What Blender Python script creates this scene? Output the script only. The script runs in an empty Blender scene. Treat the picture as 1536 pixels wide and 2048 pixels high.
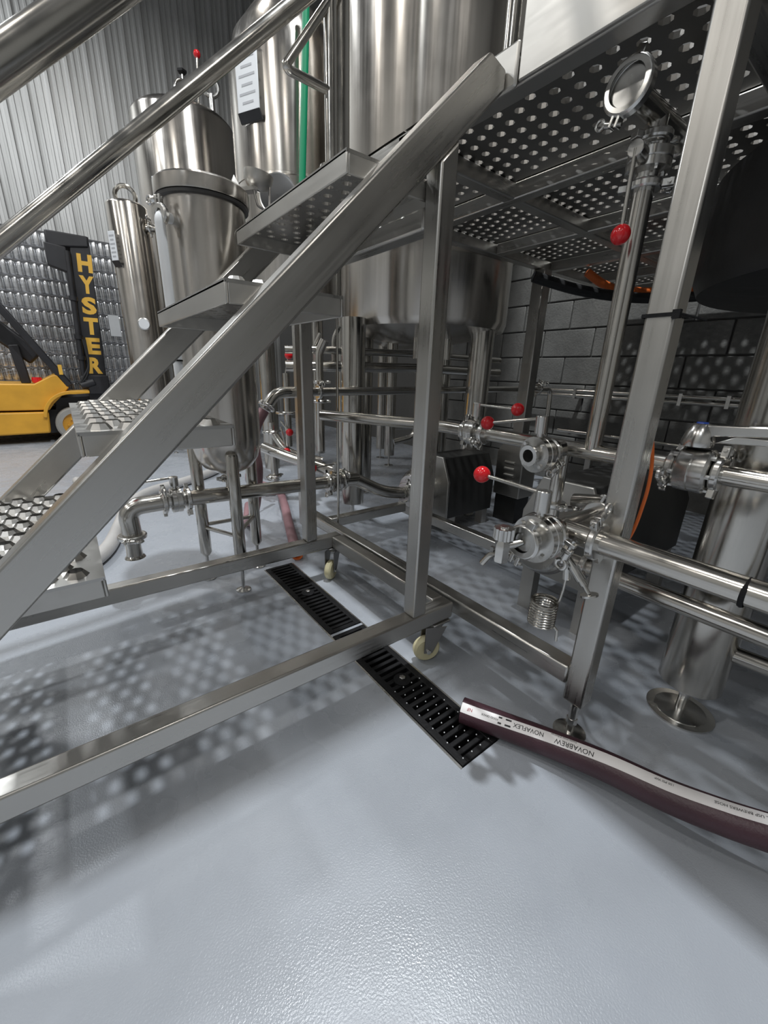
import bpy, math, random
from mathutils import Vector, Matrix
random.seed(7)
S = 0.8            # layout below is measured in camera heights; one unit = 0.8 m
scene = bpy.context.scene
col = scene.collection
R = math.radians

# ------------------------------------------------------------------ camera
def camera():
    f, th, ro, ya = 808.0, R(18.94), R(1.80), R(37.66)
    fwd = Vector((math.sin(ya)*math.cos(th), math.cos(ya)*math.cos(th), -math.sin(th)))
    right = Vector((math.cos(ya), -math.sin(ya), 0)); up = right.cross(fwd)
    r = right*math.cos(ro)+up*math.sin(ro); u = -right*math.sin(ro)+up*math.cos(ro)
    cd = bpy.data.cameras.new('camera'); cd.sensor_fit = 'VERTICAL'; cd.sensor_height = 24.0
    cd.lens = f/2048*24.0; cd.clip_start = .02; cd.clip_end = 100
    o = bpy.data.objects.new('camera', cd); col.objects.link(o)
    m = Matrix((r, u, -fwd)).transposed().to_4x4(); m.translation = Vector((0, 0, 1))*S
    o.matrix_world = m; scene.camera = o
camera()

# ------------------------------------------------------------------ world, lamps, exposure
w = bpy.data.worlds.new('world'); scene.world = w; w.use_nodes = True
w.node_tree.nodes['Background'].inputs[0].default_value = (.75, .82, .9, 1)
w.node_tree.nodes['Background'].inputs[1].default_value = .02
vs = scene.view_settings
vs.view_transform = 'Standard'; vs.look = 'None'; vs.gamma = 1; vs.use_curve_mapping = False
vs.exposure = 0.0
LAMPS = [(1.25, 1.05, 6.3, 165, .13), (-2.6, 1.05, 6.3, 42, .2), (1.2, 4.9, 6.3, 22, .25), (-2.6, 4.9, 6.3, 65, .3),
         (.6, -2.6, 6.3, 30, .4), (-3.0, -2.6, 6.3, 22, .4), (-1.4, 7.5, 6.3, 75, .4),
         (-6.4, 1.05, 6.3, 55, .4), (-6.4, 4.9, 6.3, 60, .4), (-6.4, -2.6, 6.3, 55, .4)]
for i, (x, y, z, e, sz) in enumerate(LAMPS):
    l = bpy.data.lights.new('high_bay_lamp', 'AREA'); l.shape = 'RECTANGLE'; l.size = sz*S; l.size_y = sz*1.6*S
    l.energy = e; l.color = (1, .965, .91) if i % 3 else (.93, .97, 1)
    o = bpy.data.objects.new('high_bay_lamp', l); col.objects.link(o); o.location = Vector((x, y, z))*S

# ------------------------------------------------------------------ materials
MATS = {}
def nodes(name):
    m = bpy.data.materials.new(name); m.use_nodes = True
    nt = m.node_tree; b = nt.nodes['Principled BSDF']; MATS[name] = m
    return m, nt, b
def N(nt, t, **kw):
    n = nt.nodes.new(t)
    for k, v in kw.items():
        if k in n.inputs.keys(): n.inputs[k].default_value = v
        else: setattr(n, k, v)
    return n
def ramp(nt, fac, stops):
    r = nt.nodes.new('ShaderNodeValToRGB'); nt.links.new(fac, r.inputs[0])
    el = r.color_ramp.elements
    while len(el) < len(stops): el.new(.5)
    for e, (p, c) in zip(el, stops): e.position = p; e.color = (*c, 1) if len(c) == 3 else c
    return r.outputs[0]
def coords(nt, scale, kind='Object', tilt=0.):
    tc = nt.nodes.new('ShaderNodeTexCoord'); mp = N(nt, 'ShaderNodeMapping'); mp.inputs['Scale'].default_value = scale
    src = tc.outputs[kind]
    if tilt:
        m0 = N(nt, 'ShaderNodeMapping'); m0.inputs['Rotation'].default_value = (0, tilt, 0); nt.links.new(src, m0.inputs[0]); src = m0.outputs[0]
    nt.links.new(src, mp.inputs[0]); return mp.outputs[0]
def plain(name, c, rough=.5, metal=0., bump=0., bscale=60, var=.0, coat=0.):
    m, nt, b = nodes(name)
    b.inputs['Base Color'].default_value = (*c, 1); b.inputs['Roughness'].default_value = rough; b.inputs['Metallic'].default_value = metal
    b.inputs['Coat Weight'].default_value = coat
    co = coords(nt, (1, 1, 1))
    if var:
        n = N(nt, 'ShaderNodeTexNoise', Scale=7.0, Detail=6.0); nt.links.new(co, n.inputs['Vector'])
        nt.links.new(ramp(nt, n.outputs[0], [(.3, [x*(1-var) for x in c]), (.7, [min(1, x*(1+var)) for x in c])]), b.inputs['Base Color'])
    if bump:
        n = N(nt, 'ShaderNodeTexNoise', Scale=bscale, Detail=4.0); nt.links.new(co, n.inputs['Vector'])
        bp = N(nt, 'ShaderNodeBump', Strength=bump, Distance=.01); nt.links.new(n.outputs[0], bp.inputs['Height']); nt.links.new(bp.outputs[0], b.inputs['Normal'])
    return m
def steel(name, c, r0, r1, stretch, bump=.006, aniso=0., blotch=.07, tilt=0., axis='Z'):
    """stainless steel: grain drawn along one axis, faint handling marks"""
    m, nt, b = nodes(name)
    b.inputs['Metallic'].default_value = 1
    g = N(nt, 'ShaderNodeTexNoise', Scale=1.0, Detail=3.0); nt.links.new(coords(nt, stretch, tilt=tilt), g.inputs['Vector'])
    q = N(nt, 'ShaderNodeTexNoise', Scale=5.0, Detail=5.0, Roughness=.6); nt.links.new(coords(nt, (1, 1, 1)), q.inputs['Vector'])
    mx = N(nt, 'ShaderNodeMath', operation='ADD'); nt.links.new(g.outputs[0], mx.inputs[0]); nt.links.new(q.outputs[0], mx.inputs[1])
    hv = N(nt, 'ShaderNodeMath', operation='MULTIPLY'); nt.links.new(mx.outputs[0], hv.inputs[0]); hv.inputs[1].default_value = .5
    rr = N(nt, 'ShaderNodeMapRange'); nt.links.new(hv.outputs[0], rr.inputs[0])
    for i, v in ((1, .35), (2, .65), (3, r0), (4, r1)): rr.inputs[i].default_value = v
    nt.links.new(rr.outputs[0], b.inputs['Roughness'])
    nt.links.new(ramp(nt, hv.outputs[0], [(.35, [x*(1-blotch) for x in c]), (.65, c)]), b.inputs['Base Color'])
    if bump:
        bp = N(nt, 'ShaderNodeBump', Strength=bump, Distance=.004); nt.links.new(g.outputs[0], bp.inputs['Height']); nt.links.new(bp.outputs[0], b.inputs['Normal'])
    if aniso:
        b.inputs['Anisotropic'].default_value = aniso; b.inputs['Anisotropic Rotation'].default_value = .25
        t = N(nt, 'ShaderNodeTangent', direction_type='RADIAL', axis=axis); nt.links.new(t.outputs[0], b.inputs['Tangent'])
    return m
ST = (.56, .545, .515)
steel('steel_x', ST, .24, .42, (3, 160, 160))
steel('steel_diag', ST, .24, .42, (3, 160, 160), tilt=R(44.3))
steel('steel_spun', (.72, .71, .69), .2, .3, (10, 60, 60), aniso=.8, axis='X')
steel('steel_y', ST, .24, .42, (160, 3, 160))
steel('steel_z', ST, .24, .42, (160, 160, 3))
steel('steel_sheet', ST, .34, .52, (60, 6, 60), bump=.01)
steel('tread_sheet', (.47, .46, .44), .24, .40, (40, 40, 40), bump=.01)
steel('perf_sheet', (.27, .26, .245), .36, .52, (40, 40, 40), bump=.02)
steel('steel_tube', (.58, .56, .52), .13, .24, (20, 20, 20), bump=.0)
steel('steel_cast', (.68, .67, .645), .14, .3, (30, 30, 30), bump=.02)
steel('tank_steel', (.62, .585, .54), .17, .27, (70, 70, 1.5), bump=.010, aniso=.6, blotch=.10)
plain('red_plastic', (.62, .012, .018), .16, coat=.3)
plain('blue_plastic', (.03, .10, .55), .35)
plain('nylon_cream', (.72, .66, .42), .4, var=.06)
plain('black_plastic', (.008, .008, .009), .62, bump=.15, bscale=120)
MATS['black_plastic'].node_tree.nodes['Principled BSDF'].inputs['Specular IOR Level'].default_value = .25
plain('black_rubber', (.014, .014, .015), .6)
plain('dark_paint', (.022, .023, .025), .42, var=.3)
plain('pump_paint', (.030, .030, .029), .4, var=.35)
plain('bracket_steel', (.33, .32, .31), .38, 1.)
plain('hose_burgundy', (.050, .020, .028), .42, bump=.12, bscale=220, var=.2)
plain('hose_pink', (.27, .15, .165), .5, bump=.1, bscale=150, var=.15)
plain('hose_grey', (.47, .46, .45), .45, bump=.1, bscale=120, var=.12)
plain('hose_label', (.78, .76, .76), .5, var=.08)
plain('ink', (.02, .02, .022), .6)
plain('ink_red', (.35, .05, .06), .6)
plain('orange_rubber', (.75, .16, .03), .45)
plain('green_plastic', (.0, .22, .10), .4)
plain('forklift_yellow', (.70, .36, .035), .42, var=.10, bump=.03, bscale=25)
plain('letter_yellow', (.78, .45, .06), .5)
plain('forklift_black', (.018, .018, .021), .45, var=.3)
plain('tyre', (.30, .29, .27), .7, bump=.15, bscale=40, var=.15)
plain('can_metal', (.74, .75, .77), .22, 1.)
plain('tier_sheet', (.10, .10, .11), .6)
plain('wood', (.33, .23, .14), .7, var=.2)
plain('paper', (.72, .74, .76), .5, var=.04)
plain('plate_print', (.42, .43, .45), .5)
plain('gasket', (.03, .03, .03), .5)
plain('insulation', (.016, .016, .017), .38, bump=.5, bscale=6)
plain('mortar', (.10, .098, .094), .8, bump=.3, bscale=40)
plain('ceiling_paint', (.42, .42, .42), .7)
plain('plain_wall', (.42, .42, .41), .7)
# film: clear stretch wrap
m, nt, b = nodes('stretch_wrap')
b.inputs['Base Color'].default_value = (.9, .92, .95, 1); b.inputs['Roughness'].default_value = .12
b.inputs['Alpha'].default_value = .13
n = N(nt, 'ShaderNodeTexNoise', Scale=5.0, Detail=3.0, Distortion=1.5); nt.links.new(coords(nt, (1, 1, 4)), n.inputs['Vector'])
bp = N(nt, 'ShaderNodeBump', Strength=.9, Distance=.03); nt.links.new(n.outputs[0], bp.inputs['Height']); nt.links.new(bp.outputs[0], b.inputs['Normal'])
# painted concrete block
m, nt, b = nodes('block')
n = N(nt, 'ShaderNodeTexNoise', Scale=4.0, Detail=8.0, Roughness=.65); nt.links.new(coords(nt, (1, 1, 1)), n.inputs['Vector'])
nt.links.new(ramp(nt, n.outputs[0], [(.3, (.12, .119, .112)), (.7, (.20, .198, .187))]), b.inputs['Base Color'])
b.inputs['Roughness'].default_value = .62
n2 = N(nt, 'ShaderNodeTexNoise', Scale=70.0, Detail=6.0); nt.links.new(coords(nt, (1, 1, 1)), n2.inputs['Vector'])
bp = N(nt, 'ShaderNodeBump', Strength=.35, Distance=.01); nt.links.new(n2.outputs[0], bp.inputs['Height']); nt.links.new(bp.outputs[0], b.inputs['Normal'])
# corrugated cladding
m, nt, b = nodes('cladding')
n = N(nt, 'ShaderNodeTexNoise', Scale=2.0, Detail=6.0); nt.links.new(coords(nt, (3, 3, .5)), n.inputs['Vector'])
nt.links.new(ramp(nt, n.outputs[0], [(.3, (.44, .44, .43)), (.7, (.56, .56, .55))]), b.inputs['Base Color'])
b.inputs['Roughness'].default_value = .38; b.inputs['Metallic'].default_value = .25
# grey epoxy floor: orange-peel relief, slight scuffs
m, nt, b = nodes('epoxy')
co = coords(nt, (1, 1, 1))
n = N(nt, 'ShaderNodeTexNoise', Scale=1.3, Detail=8.0, Roughness=.6); nt.links.new(co, n.inputs['Vector'])
nt.links.new(ramp(nt, n.outputs[0], [(.3, (.32, .345, .385)), (.7, (.39, .415, .455))]), b.inputs['Base Color'])
n3 = N(nt, 'ShaderNodeTexNoise', Scale=9.0, Detail=4.0); nt.links.new(co, n3.inputs['Vector'])
rr = N(nt, 'ShaderNodeMapRange'); nt.links.new(n3.outputs[0], rr.inputs[0])
for i, v in ((1, .3), (2, .7), (3, .2), (4, .36)): rr.inputs[i].default_value = v
nt.links.new(rr.outputs[0], b.inputs['Roughness'])
n2 = N(nt, 'ShaderNodeTexNoise', Scale=330.0, Detail=3.0); nt.links.new(co, n2.inputs['Vector'])
bp = N(nt, 'ShaderNodeBump', Strength=.2, Distance=.003); nt.links.new(n2.outputs[0], bp.inputs['Height']); nt.links.new(bp.outputs[0], b.inputs['Normal'])

# ------------------------------------------------------------------ mesh helpers
V = Vector
WORLD = {}
def frame(p, axis, up=(0, 0, 1)):
    """local z along axis, local x along up"""
    z = V(axis).normalized(); x = V(up); x = x-z*x.dot(z)
    if x.length < 1e-4: x = z.orthogonal()
    x.normalize(); y = z.cross(x)
    m = Matrix((x, y, z)).transposed().to_4x4(); m.translation = V(p); return m
class MB:
    def __init__(s, xf=None): s.v = []; s.f = []; s.xf = xf
    def add(s, vs, fs):
        o = len(s.v)
        s.v += [(s.xf @ V(p)) if s.xf else V(p) for p in vs]
        s.f += [tuple(i+o for i in f) for f in fs]
        return s
    def box(s, x0, x1, y0, y1, z0, z1):
        return s.add([(x0,y0,z0),(x1,y0,z0),(x1,y1,z0),(x0,y1,z0),(x0,y0,z1),(x1,y0,z1),(x1,y1,z1),(x0,y1,z1)],
                     [(0,3,2,1),(4,5,6,7),(0,1,5,4),(1,2,6,5),(2,3,7,6),(3,0,4,7)])
    def bar(s, a, b, w, h, up=(0, 0, 1)):
        a = V(a); b = V(b); m = frame(a, b-a, up); L = (b-a).length
        q = [m @ V(c) for c in [(-h/2,-w/2,0),(h/2,-w/2,0),(h/2,w/2,0),(-h/2,w/2,0),(-h/2,-w/2,L),(h/2,-w/2,L),(h/2,w/2,L),(-h/2,w/2,L)]]
        return s.add(q, [(0,3,2,1),(4,5,6,7),(0,1,5,4),(1,2,6,5),(2,3,7,6),(3,0,4,7)])
    def prism(s, poly, vec):
        n = len(poly); vec = V(vec); a = [V(p) for p in poly]
        return s.add(a+[p+vec for p in a], [tuple(range(n))[::-1], tuple(range(n, 2*n))]+[(i, (i+1) % n, (i+1) % n+n, i+n) for i in range(n)])
    def lathe(s, prof, p=(0, 0, 0), axis=(0, 0, 1), n=24, caps=True, a0=0., a1=2*math.pi):
        m = frame(p, axis); full = abs(a1-a0-2*math.pi) < 1e-6; k = n if full else n+1; vs = []
        for r, t in prof:
            for i in range(k):
                a = a0+(a1-a0)*i/n; vs.append(m @ V((r*math.cos(a), r*math.sin(a), t)))
        fs = []
        for j in range(len(prof)-1):
            for i in range(n):
                i2 = (i+1) % k; fs.append((j*k+i, j*k+i2, (j+1)*k+i2, (j+1)*k+i))
        if caps and full:
            if prof[0][0] > 1e-6: fs.append(tuple(range(k))[::-1])
            if prof[-1][0] > 1e-6: fs.append(tuple(range((len(prof)-1)*k, len(prof)*k)))
        return s.add(vs, fs)
    def cyl(s, a, b, r, n=20, r2=None):
        a = V(a); b = V(b); return s.lathe([(r, 0), (r if r2 is None else r2, (b-a).length)], a, b-a, n)
    def ball(s, c, r, n=20, m=12, sz=1.):
        prof = [(max(1e-5, r*math.sin(math.pi*i/m)), -r*sz*math.cos(math.pi*i/m)) for i in range(m+1)]
        return s.lathe(prof, c, (0, 0, 1), n, caps=False)
    def torus(s, c, axis, Rr, r, n=32, m=10, a0=0., a1=2*math.pi):
        prof = [(Rr+r*math.cos(2*math.pi*i/m), r*math.sin(2*math.pi*i/m)) for i in range(m+1)]
        return s.lathe(prof, c, axis, n, caps=False, a0=a0, a1=a1)
    def tube(s, path, r, n=14, caps=True):
        P = [V(p) for p in path]; k = len(P); vs = []; fs = []
        t0 = (P[1]-P[0]).normalized(); x = t0.orthogonal().normalized()
        for i in range(k):
            t = ((P[min(i+1, k-1)]-P[max(i-1, 0)])).normalized()
            x = (x-t*x.dot(t)).normalized(); y = t.cross(x)
            rr = r[i] if isinstance(r, (list, tuple)) else r
            for j in range(n):
                a = 2*math.pi*j/n; vs.append(P[i]+(x*math.cos(a)+y*math.sin(a))*rr)
        for i in range(k-1):
            for j in range(n):
                j2 = (j+1) % n; fs.append((i*n+j, i*n+j2, (i+1)*n+j2, (i+1)*n+j))
        if caps: fs += [tuple(range(n))[::-1], tuple(range((k-1)*n, k*n))]
        return s.add(vs, fs)
    def build(s, name, mat, parent=None, bevel=0., smooth=True, angle=35, seg=2):
        pts = [p*S for p in s.v]
        if parent is not None: off = WORLD[parent.name]
        else:
            xs = [p.x for p in pts]; ys = [p.y for p in pts]; zs = [p.z for p in pts]
            off = V(((min(xs)+max(xs))/2, (min(ys)+max(ys))/2, min(zs)))
        me = bpy.data.meshes.new(name); me.from_pydata([p-off for p in pts], [], s.f); me.update()
        me.materials.append(MATS[mat])
        if smooth:
            me.polygons.foreach_set('use_smooth', [True]*len(me.polygons)); me.set_sharp_from_angle(angle=R(angle))
        o = bpy.data.objects.new(name, me); col.objects.link(o); WORLD[o.name] = off
        if parent is not None: o.parent = parent
        else: o.location = off
        if bevel:
            b = o.modifiers.new('bevel', 'BEVEL'); b.width = bevel*S; b.segments = seg; b.limit_method = 'ANGLE'; b.angle_limit = R(40); b.harden_normals = False
        return o
def rnd(path, rad, k=6):
    """round the corners of a polyline"""
    P = [V(p) for p in path]; out = [P[0]]
    for i in range(1, len(P)-1):
        a, b, c = P[i-1], P[i], P[i+1]; d1 = (a-b); d2 = (c-b)
        q = min(rad, d1.length*.49, d2.length*.49); p1 = b+d1.normalized()*q; p2 = b+d2.normalized()*q
        for j in range(k+1):
            t = j/k; out.append(p1*(1-t)**2+b*2*t*(1-t)+p2*t*t)
    out.append(P[-1]); return out
def tag(o, label, cat, group=None, kind=None):
    if label: o['label'] = label
    if cat: o['category'] = cat
    if group: o['group'] = group
    if kind: o['kind'] = kind
    return o
def thing(name, loc, label, cat, group=None):
    o = bpy.data.objects.new(name, None); o.empty_display_size = .1; col.objects.link(o)
    o.location = V(loc)*S; WORLD[o.name] = V(loc)*S
    return tag(o, label, cat, group)
def copy_obj(o, parent=None, dloc=(0, 0, 0)):
    c = o.copy(); col.objects.link(c); c.parent = parent
    c.location = o.location+V(dloc)*S; WORLD[c.name] = WORLD[o.name]+V(dloc)*S
    return c
def arc(c, r, a0, a1, n, u, v):
    c = V(c); u = V(u); v = V(v)
    return [c+u*r*math.cos(a0+(a1-a0)*i/n)+v*r*math.sin(a0+(a1-a0)*i/n) for i in range(n+1)]
def text_mesh(txt, size, off=0.):
    cu = bpy.data.curves.new('t', 'FONT'); cu.body = txt; cu.size = size; cu.resolution_u = 3; cu.offset = off
    o = bpy.data.objects.new('t', cu); col.objects.link(o)
    dg = bpy.context.evaluated_depsgraph_get(); me = bpy.data.meshes.new_from_object(o.evaluated_get(dg))
    vs = [v.co.copy() for v in me.vertices]; fs = [tuple(p.vertices) for p in me.polygons]
    bpy.data.objects.remove(o); bpy.data.meshes.remove(me); bpy.data.curves.remove(cu)
    return vs, fs
def perf(mb, x0, x1, y0, y1, z, px=.052, py=.0485, r=.0165, t=.006, rim=.007, flare=1.32, phase=0):
    """sheet with staggered punched holes, each with a raised collar"""
    nr = max(1, int(round((y1-y0)/py))); py = (y1-y0)/nr
    for j in range(nr):
        ya, yb = y0+j*py, y0+(j+1)*py; off = px/2 if (j+phase) % 2 else 0.
        n = int((x1-x0-off+1e-6)//px); xs = x0+off+(0 if off else 0)
        e0, e1 = xs, xs+n*px
        for a, b in ((x0, e0), (e1, x1)):
            if b-a > 1e-4:
                mb.add([(a,ya,z),(b,ya,z),(b,yb,z),(a,yb,z),(a,ya,z-t),(b,ya,z-t),(b,yb,z-t),(a,yb,z-t)], [(0,1,2,3),(7,6,5,4)])
        for i in range(n):
            ca, cb = xs+i*px, xs+(i+1)*px; cx, cy = (ca+cb)/2, (ya+yb)/2
            out = [(cb,cy),(cb,yb),(cx,yb),(ca,yb),(ca,cy),(ca,ya),(cx,ya),(cb,ya)]
            vs = []
            for rad, zz in ((None, z), (r*flare, z), (r, z+rim), (r*.94, z-t), (None, z-t)):
                for k in range(8):
                    if rad is None: vs.append((*out[k], zz))
                    else: vs.append((cx+rad*math.cos(k*math.pi/4), cy+rad*math.sin(k*math.pi/4), zz))
            fs = []
            for L in range(4):
                for k in range(8):
                    k2 = (k+1) % 8; fs.append((L*8+k, L*8+k2, (L+1)*8+k2, (L+1)*8+k))
            mb.add(vs, fs)

# ------------------------------------------------------------------ room shell
def struct(o): o['kind'] = 'structure'; return o
DX0, DX1, DY0, DY1 = .678, .828, .497, 1.886
fl = MB(); X0, X1, Y0, Y1 = -9., 3.95, -6.5, 9.1
for a, b, c_, d in ((X0, DX0, Y0, Y1), (DX1, X1, Y0, Y1), (DX0, DX1, Y0, DY0), (DX0, DX1, DY1, Y1)):
    fl.add([(a, c_, 0), (b, c_, 0), (b, d, 0), (a, d, 0)], [(0, 1, 2, 3)])
floor = struct(fl.build('floor', 'epoxy', smooth=False))
struct(MB().box(X0, X1, Y0, Y1, 7.6, 7.7).build('ceiling', 'ceiling_paint', smooth=False))
struct(MB().box(X0-.1, X0, Y0, Y1, 0, 7.6).build('wall_left', 'plain_wall', smooth=False))
struct(MB().box(X0, X1, Y0-.1, Y0, 0, 7.6).build('wall_front', 'plain_wall', smooth=False))
# block wall
wr = struct(MB().box(3.95, 4.1, Y0, Y1, 0, 7.6).build('wall_right', 'mortar', smooth=False))
bl = None; CH, BL = .2485, .508
for j in range(9):
    zb = -.042+j*CH
    for i in range(9):
        y = -.75+i*BL+(BL/2 if j % 2 else 0)
        if bl is None:
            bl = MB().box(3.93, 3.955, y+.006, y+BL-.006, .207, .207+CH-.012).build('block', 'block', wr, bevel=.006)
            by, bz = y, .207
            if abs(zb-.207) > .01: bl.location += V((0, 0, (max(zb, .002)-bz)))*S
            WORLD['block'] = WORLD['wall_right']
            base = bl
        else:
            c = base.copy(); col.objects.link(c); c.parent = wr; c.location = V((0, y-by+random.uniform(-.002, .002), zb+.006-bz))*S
# corrugated cladding on the far wall
wb = struct(MB().box(X0, X1, 9.06, 9.15, 0, 7.6).build('wall_back', 'plain_wall', smooth=False))
PW = .81; base = None
for i in range(12):
    x = -5.4+i*PW
    if base is None:
        prof = []
        for k in range(3):
            a = x+k*PW/3; q = PW/3
            prof += [(a, 0), (a+.012, .035), (a+.045, .035), (a+.057, 0), (a+.105, 0), (a+.112, .012), (a+.137, .012), (a+.144, 0), (a+.19, 0), (a+.197, .012), (a+.222, .012), (a+.229, 0)]
        prof.append((x+PW, 0))
        mb = MB(); n = len(prof)
        mb.add([(a, 9.05-d, 0) for a, d in prof]+[(a, 9.05-d, 7.6) for a, d in prof], [(k, k+1, n+k+1, n+k) for k in range(n-1)])
        base = mb.build('wall_panel', 'cladding', wb, smooth=False); bx = x
    else:
        c = base.copy(); col.objects.link(c); c.parent = wb; c.location = V((x-bx, 0, 0))*S

# ------------------------------------------------------------------ trench drain
ch = struct(MB().box(DX0+.004, DX1-.004, DY0+.004, DY1-.004, -.12, -.115).add(
    [(DX0,DY0,0),(DX1,DY0,0),(DX1,DY1,0),(DX0,DY1,0),(DX0,DY0,-.12),(DX1,DY0,-.12),(DX1,DY1,-.12),(DX0,DY1,-.12)],
    [(0,1,5,4),(1,2,6,5),(2,3,7,6),(3,0,4,7)]).build('trim_1', 'black_plastic', smooth=False))
struct(MB().box(DX0-.006, DX0, DY0, DY1, -.01, .0025).box(DX1, DX1+.006, DY0, DY1, -.01, .0025).build('trim_2', 'steel_y'))
struct(MB().box(DX0, DX1, 1.191, 1.208, -.03, .0).build('trim_3', 'epoxy'))
def grate(y0, y1, label, dots):
    g = thing('drain_grate', (.753, (y0+y1)/2, -.03), label, 'drain grate', 'trench drain covers')
    fr = MB(); t = .006
    fr.box(DX0+.002, DX0+.024, y0, y1, -.028, t).box(DX1-.024, DX1-.002, y0, y1, -.028, t)
    fr.box(DX0+.024, DX1-.024, y0, y0+.02, -.028, t).box(DX0+.024, DX1-.024, y1-.02, y1, -.028, t)
    fr.build('grate_frame', 'black_plastic', g, bevel=.002)
    ym = (y0+y1)/2; n = int((y1-y0-.04)/.0285); p = (y1-y0-.04)/n; bar = None
    for i in range(n):
        y = y0+.02+p*(i+.5)
        if bar is None: bar = MB().box(DX0+.022, DX1-.022, y-.0075, y+.0075, -.026, t-.001).build('grate_bar', 'black_plastic', g, bevel=.003); yb = y
        else: copy_obj(bar, g, (0, y-yb, 0))
    MB().lathe([(.03, -.02), (.03, t+.002), (.024, t+.004)], (.753, ym, 0), n=20).build('bolt_boss', 'black_plastic', g)
    MB().lathe([(.011, t+.003), (.011, t+.011), (.008, t+.013)], (.753, ym, 0), n=6).build('bolt', 'steel_cast', g)
    if dots:
        s_ = MB(); k = 0
        for j in range(11):
            for i in range(4):
                x = DX0+.02+i*.036+(.018 if j % 2 else 0); y = y0+.015+j*.03
                if x < DX1-.008: s_.ball((x, y, t), .0022, 6, 4)
        tag(s_.build('glint_bead', 'paper', g), None, None, kind='stuff')  # tiny white beads put in for bright glints on the grate
grate(.499, 1.189, 'black slotted drain grate in the floor at the hose end, dotted with small white beads standing in for glints', True)
grate(1.209, 1.884, 'black slotted drain grate in the floor behind the near stair rail', False)

# ------------------------------------------------------------------ rolling stairs
st = thing('rolling_stairs', (.1, 1.255, 0), 'stainless steel stairs on castors with perforated treads leading up to the platform', 'stairs')
def zup(x): return .813+.975*x
def zlo(x): return .706+.970*x
for ya, yb in ((.845, .90), (1.61, 1.665)):
    MB().prism([(-.593, ya, .235), (-.4856, ya, .235), (.985, ya, zlo(.985)), (.985, ya, 1.70), (.925, ya, zup(.925))][::-1], (0, yb-ya, 0)) \
        .build('stringer', 'steel_diag', st, bevel=.006)
    MB().box(-.95, .98, ya, yb, .17, .232).build('base_rail', 'steel_x', st, bevel=.006)
    MB().prism([(.79, ya, .232), (.845, ya, .232), (.845, ya, zlo(.845)), (.79, ya, zlo(.79))][::-1], (0, yb-ya, 0)).build('post', 'steel_z', st, bevel=.006)
    MB().box(-.95, -.895, ya, yb, .232, 1.10).build('post', 'steel_z', st, bevel=.006)
    MB().box(.9855, .9975, ya-.028 if ya < 1 else ya, yb, 1.66, 1.748).build('hook_plate', 'steel_sheet', st, bevel=.01)
MB().box(.925, .98, .90, 1.61, .17, .232).build('cross_rail', 'steel_y', st, bevel=.006)
MB().box(-.95, -.895, .90, 1.61, .17, .232).build('cross_rail', 'steel_y', st, bevel=.006)
MB().box(.79, .845, .90, 1.61, 1.345, 1.395).build('cross_rail', 'steel_y', st, bevel=.006)
for k, (xa, xb, z) in enumerate(((-.56, -.285, .318), (-.28, 0., .601), (.003, .279, .885), (.284, .555, 1.167), (.564, .84, 1.45))):
    mb = MB(); t = .007; L = .045
    perf(mb, xa+.012, xb-.012, .912, 1.598, z, px=.0495, py=.049, r=.0135, rim=.011, flare=1.62)
    for q in ((xa, xa+.012, .90, 1.61), (xb-.012, xb, .90, 1.61), (xa+.012, xb-.012, .90, .912), (xa+.012, xb-.012, 1.598, 1.61)):
        mb.box(q[0], q[1], q[2], q[3], z-t, z)
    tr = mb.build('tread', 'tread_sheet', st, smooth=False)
    for q in ((xa, xa+.006, .90, 1.61), (xb-.006, xb, .90, 1.61), (xa+.006, xb-.006, .9005, .9065), (xa+.006, xb-.006, 1.6035, 1.6095)):
        MB().box(q[0], q[1], q[2], q[3], z-L, z-.001).build('tread_lip', 'steel_sheet', tr, bevel=.0025)
for y, path in ((.8725, [(-1.05, .44), (.86, 2.175), (1.2, 2.49)]), (1.6375, [(-1.05, .44), (.86, 2.175), (1.2, 2.49)])):
    MB().tube([(-1.05, y, 1.366-.94*1.05), (.95, y, 1.366+.94*.95), (1.3, y, 1.366+.94*1.3)], .0245, 20).build('handrail', 'steel_tube', st)
    MB().cyl((-.92, y, 1.09), (-.92, y, .51), .02).build('handrail_post', 'steel_tube', st)
def castor(px_, py_, dx, dy, z0=.17, r=.05):
    cpart = MB().box(px_-.04, px_+.04, py_-.035, py_+.035, z0-.007, z0).lathe([(.026, 0), (.03, .008), (.026, .016)], (px_, py_, z0-.023)).build('castor', 'bracket_steel', st, bevel=.002)
    d = V((dx, dy, 0)).normalized(); s_ = V((-d.y, d.x, 0)); c = V((px_, py_, r))+d*.03
    for sg in (-1, 1):
        o = s_*sg*.022
        poly = [V((px_, py_, z0-.02))+o-d*.035, V((px_, py_, z0-.02))+o+d*.045, c+o+d*.016+V((0, 0, -.008)), c+o-d*.016+V((0, 0, -.008))]
        MB().prism(poly, s_*sg*.004).build('castor_fork', 'bracket_steel', cpart, bevel=.002)
    MB().lathe([(.012, -.017), (r-.008, -.017), (r-.001, -.01), (r, 0), (r-.001, .01), (r-.008, .017), (.012, .017)], c, s_, 28).build('castor_wheel', 'nylon_cream', cpart)
    MB().cyl(c-s_*.032, c+s_*.032, .009, 6).build('axle_bolt', 'steel_cast', cpart)
castor(.925, .872, -.8, .35); castor(.945, 1.6375, -.5, -.35); castor(-.9, .872, -1, .2); castor(-.9, 1.6375, -1, -.2)

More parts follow.
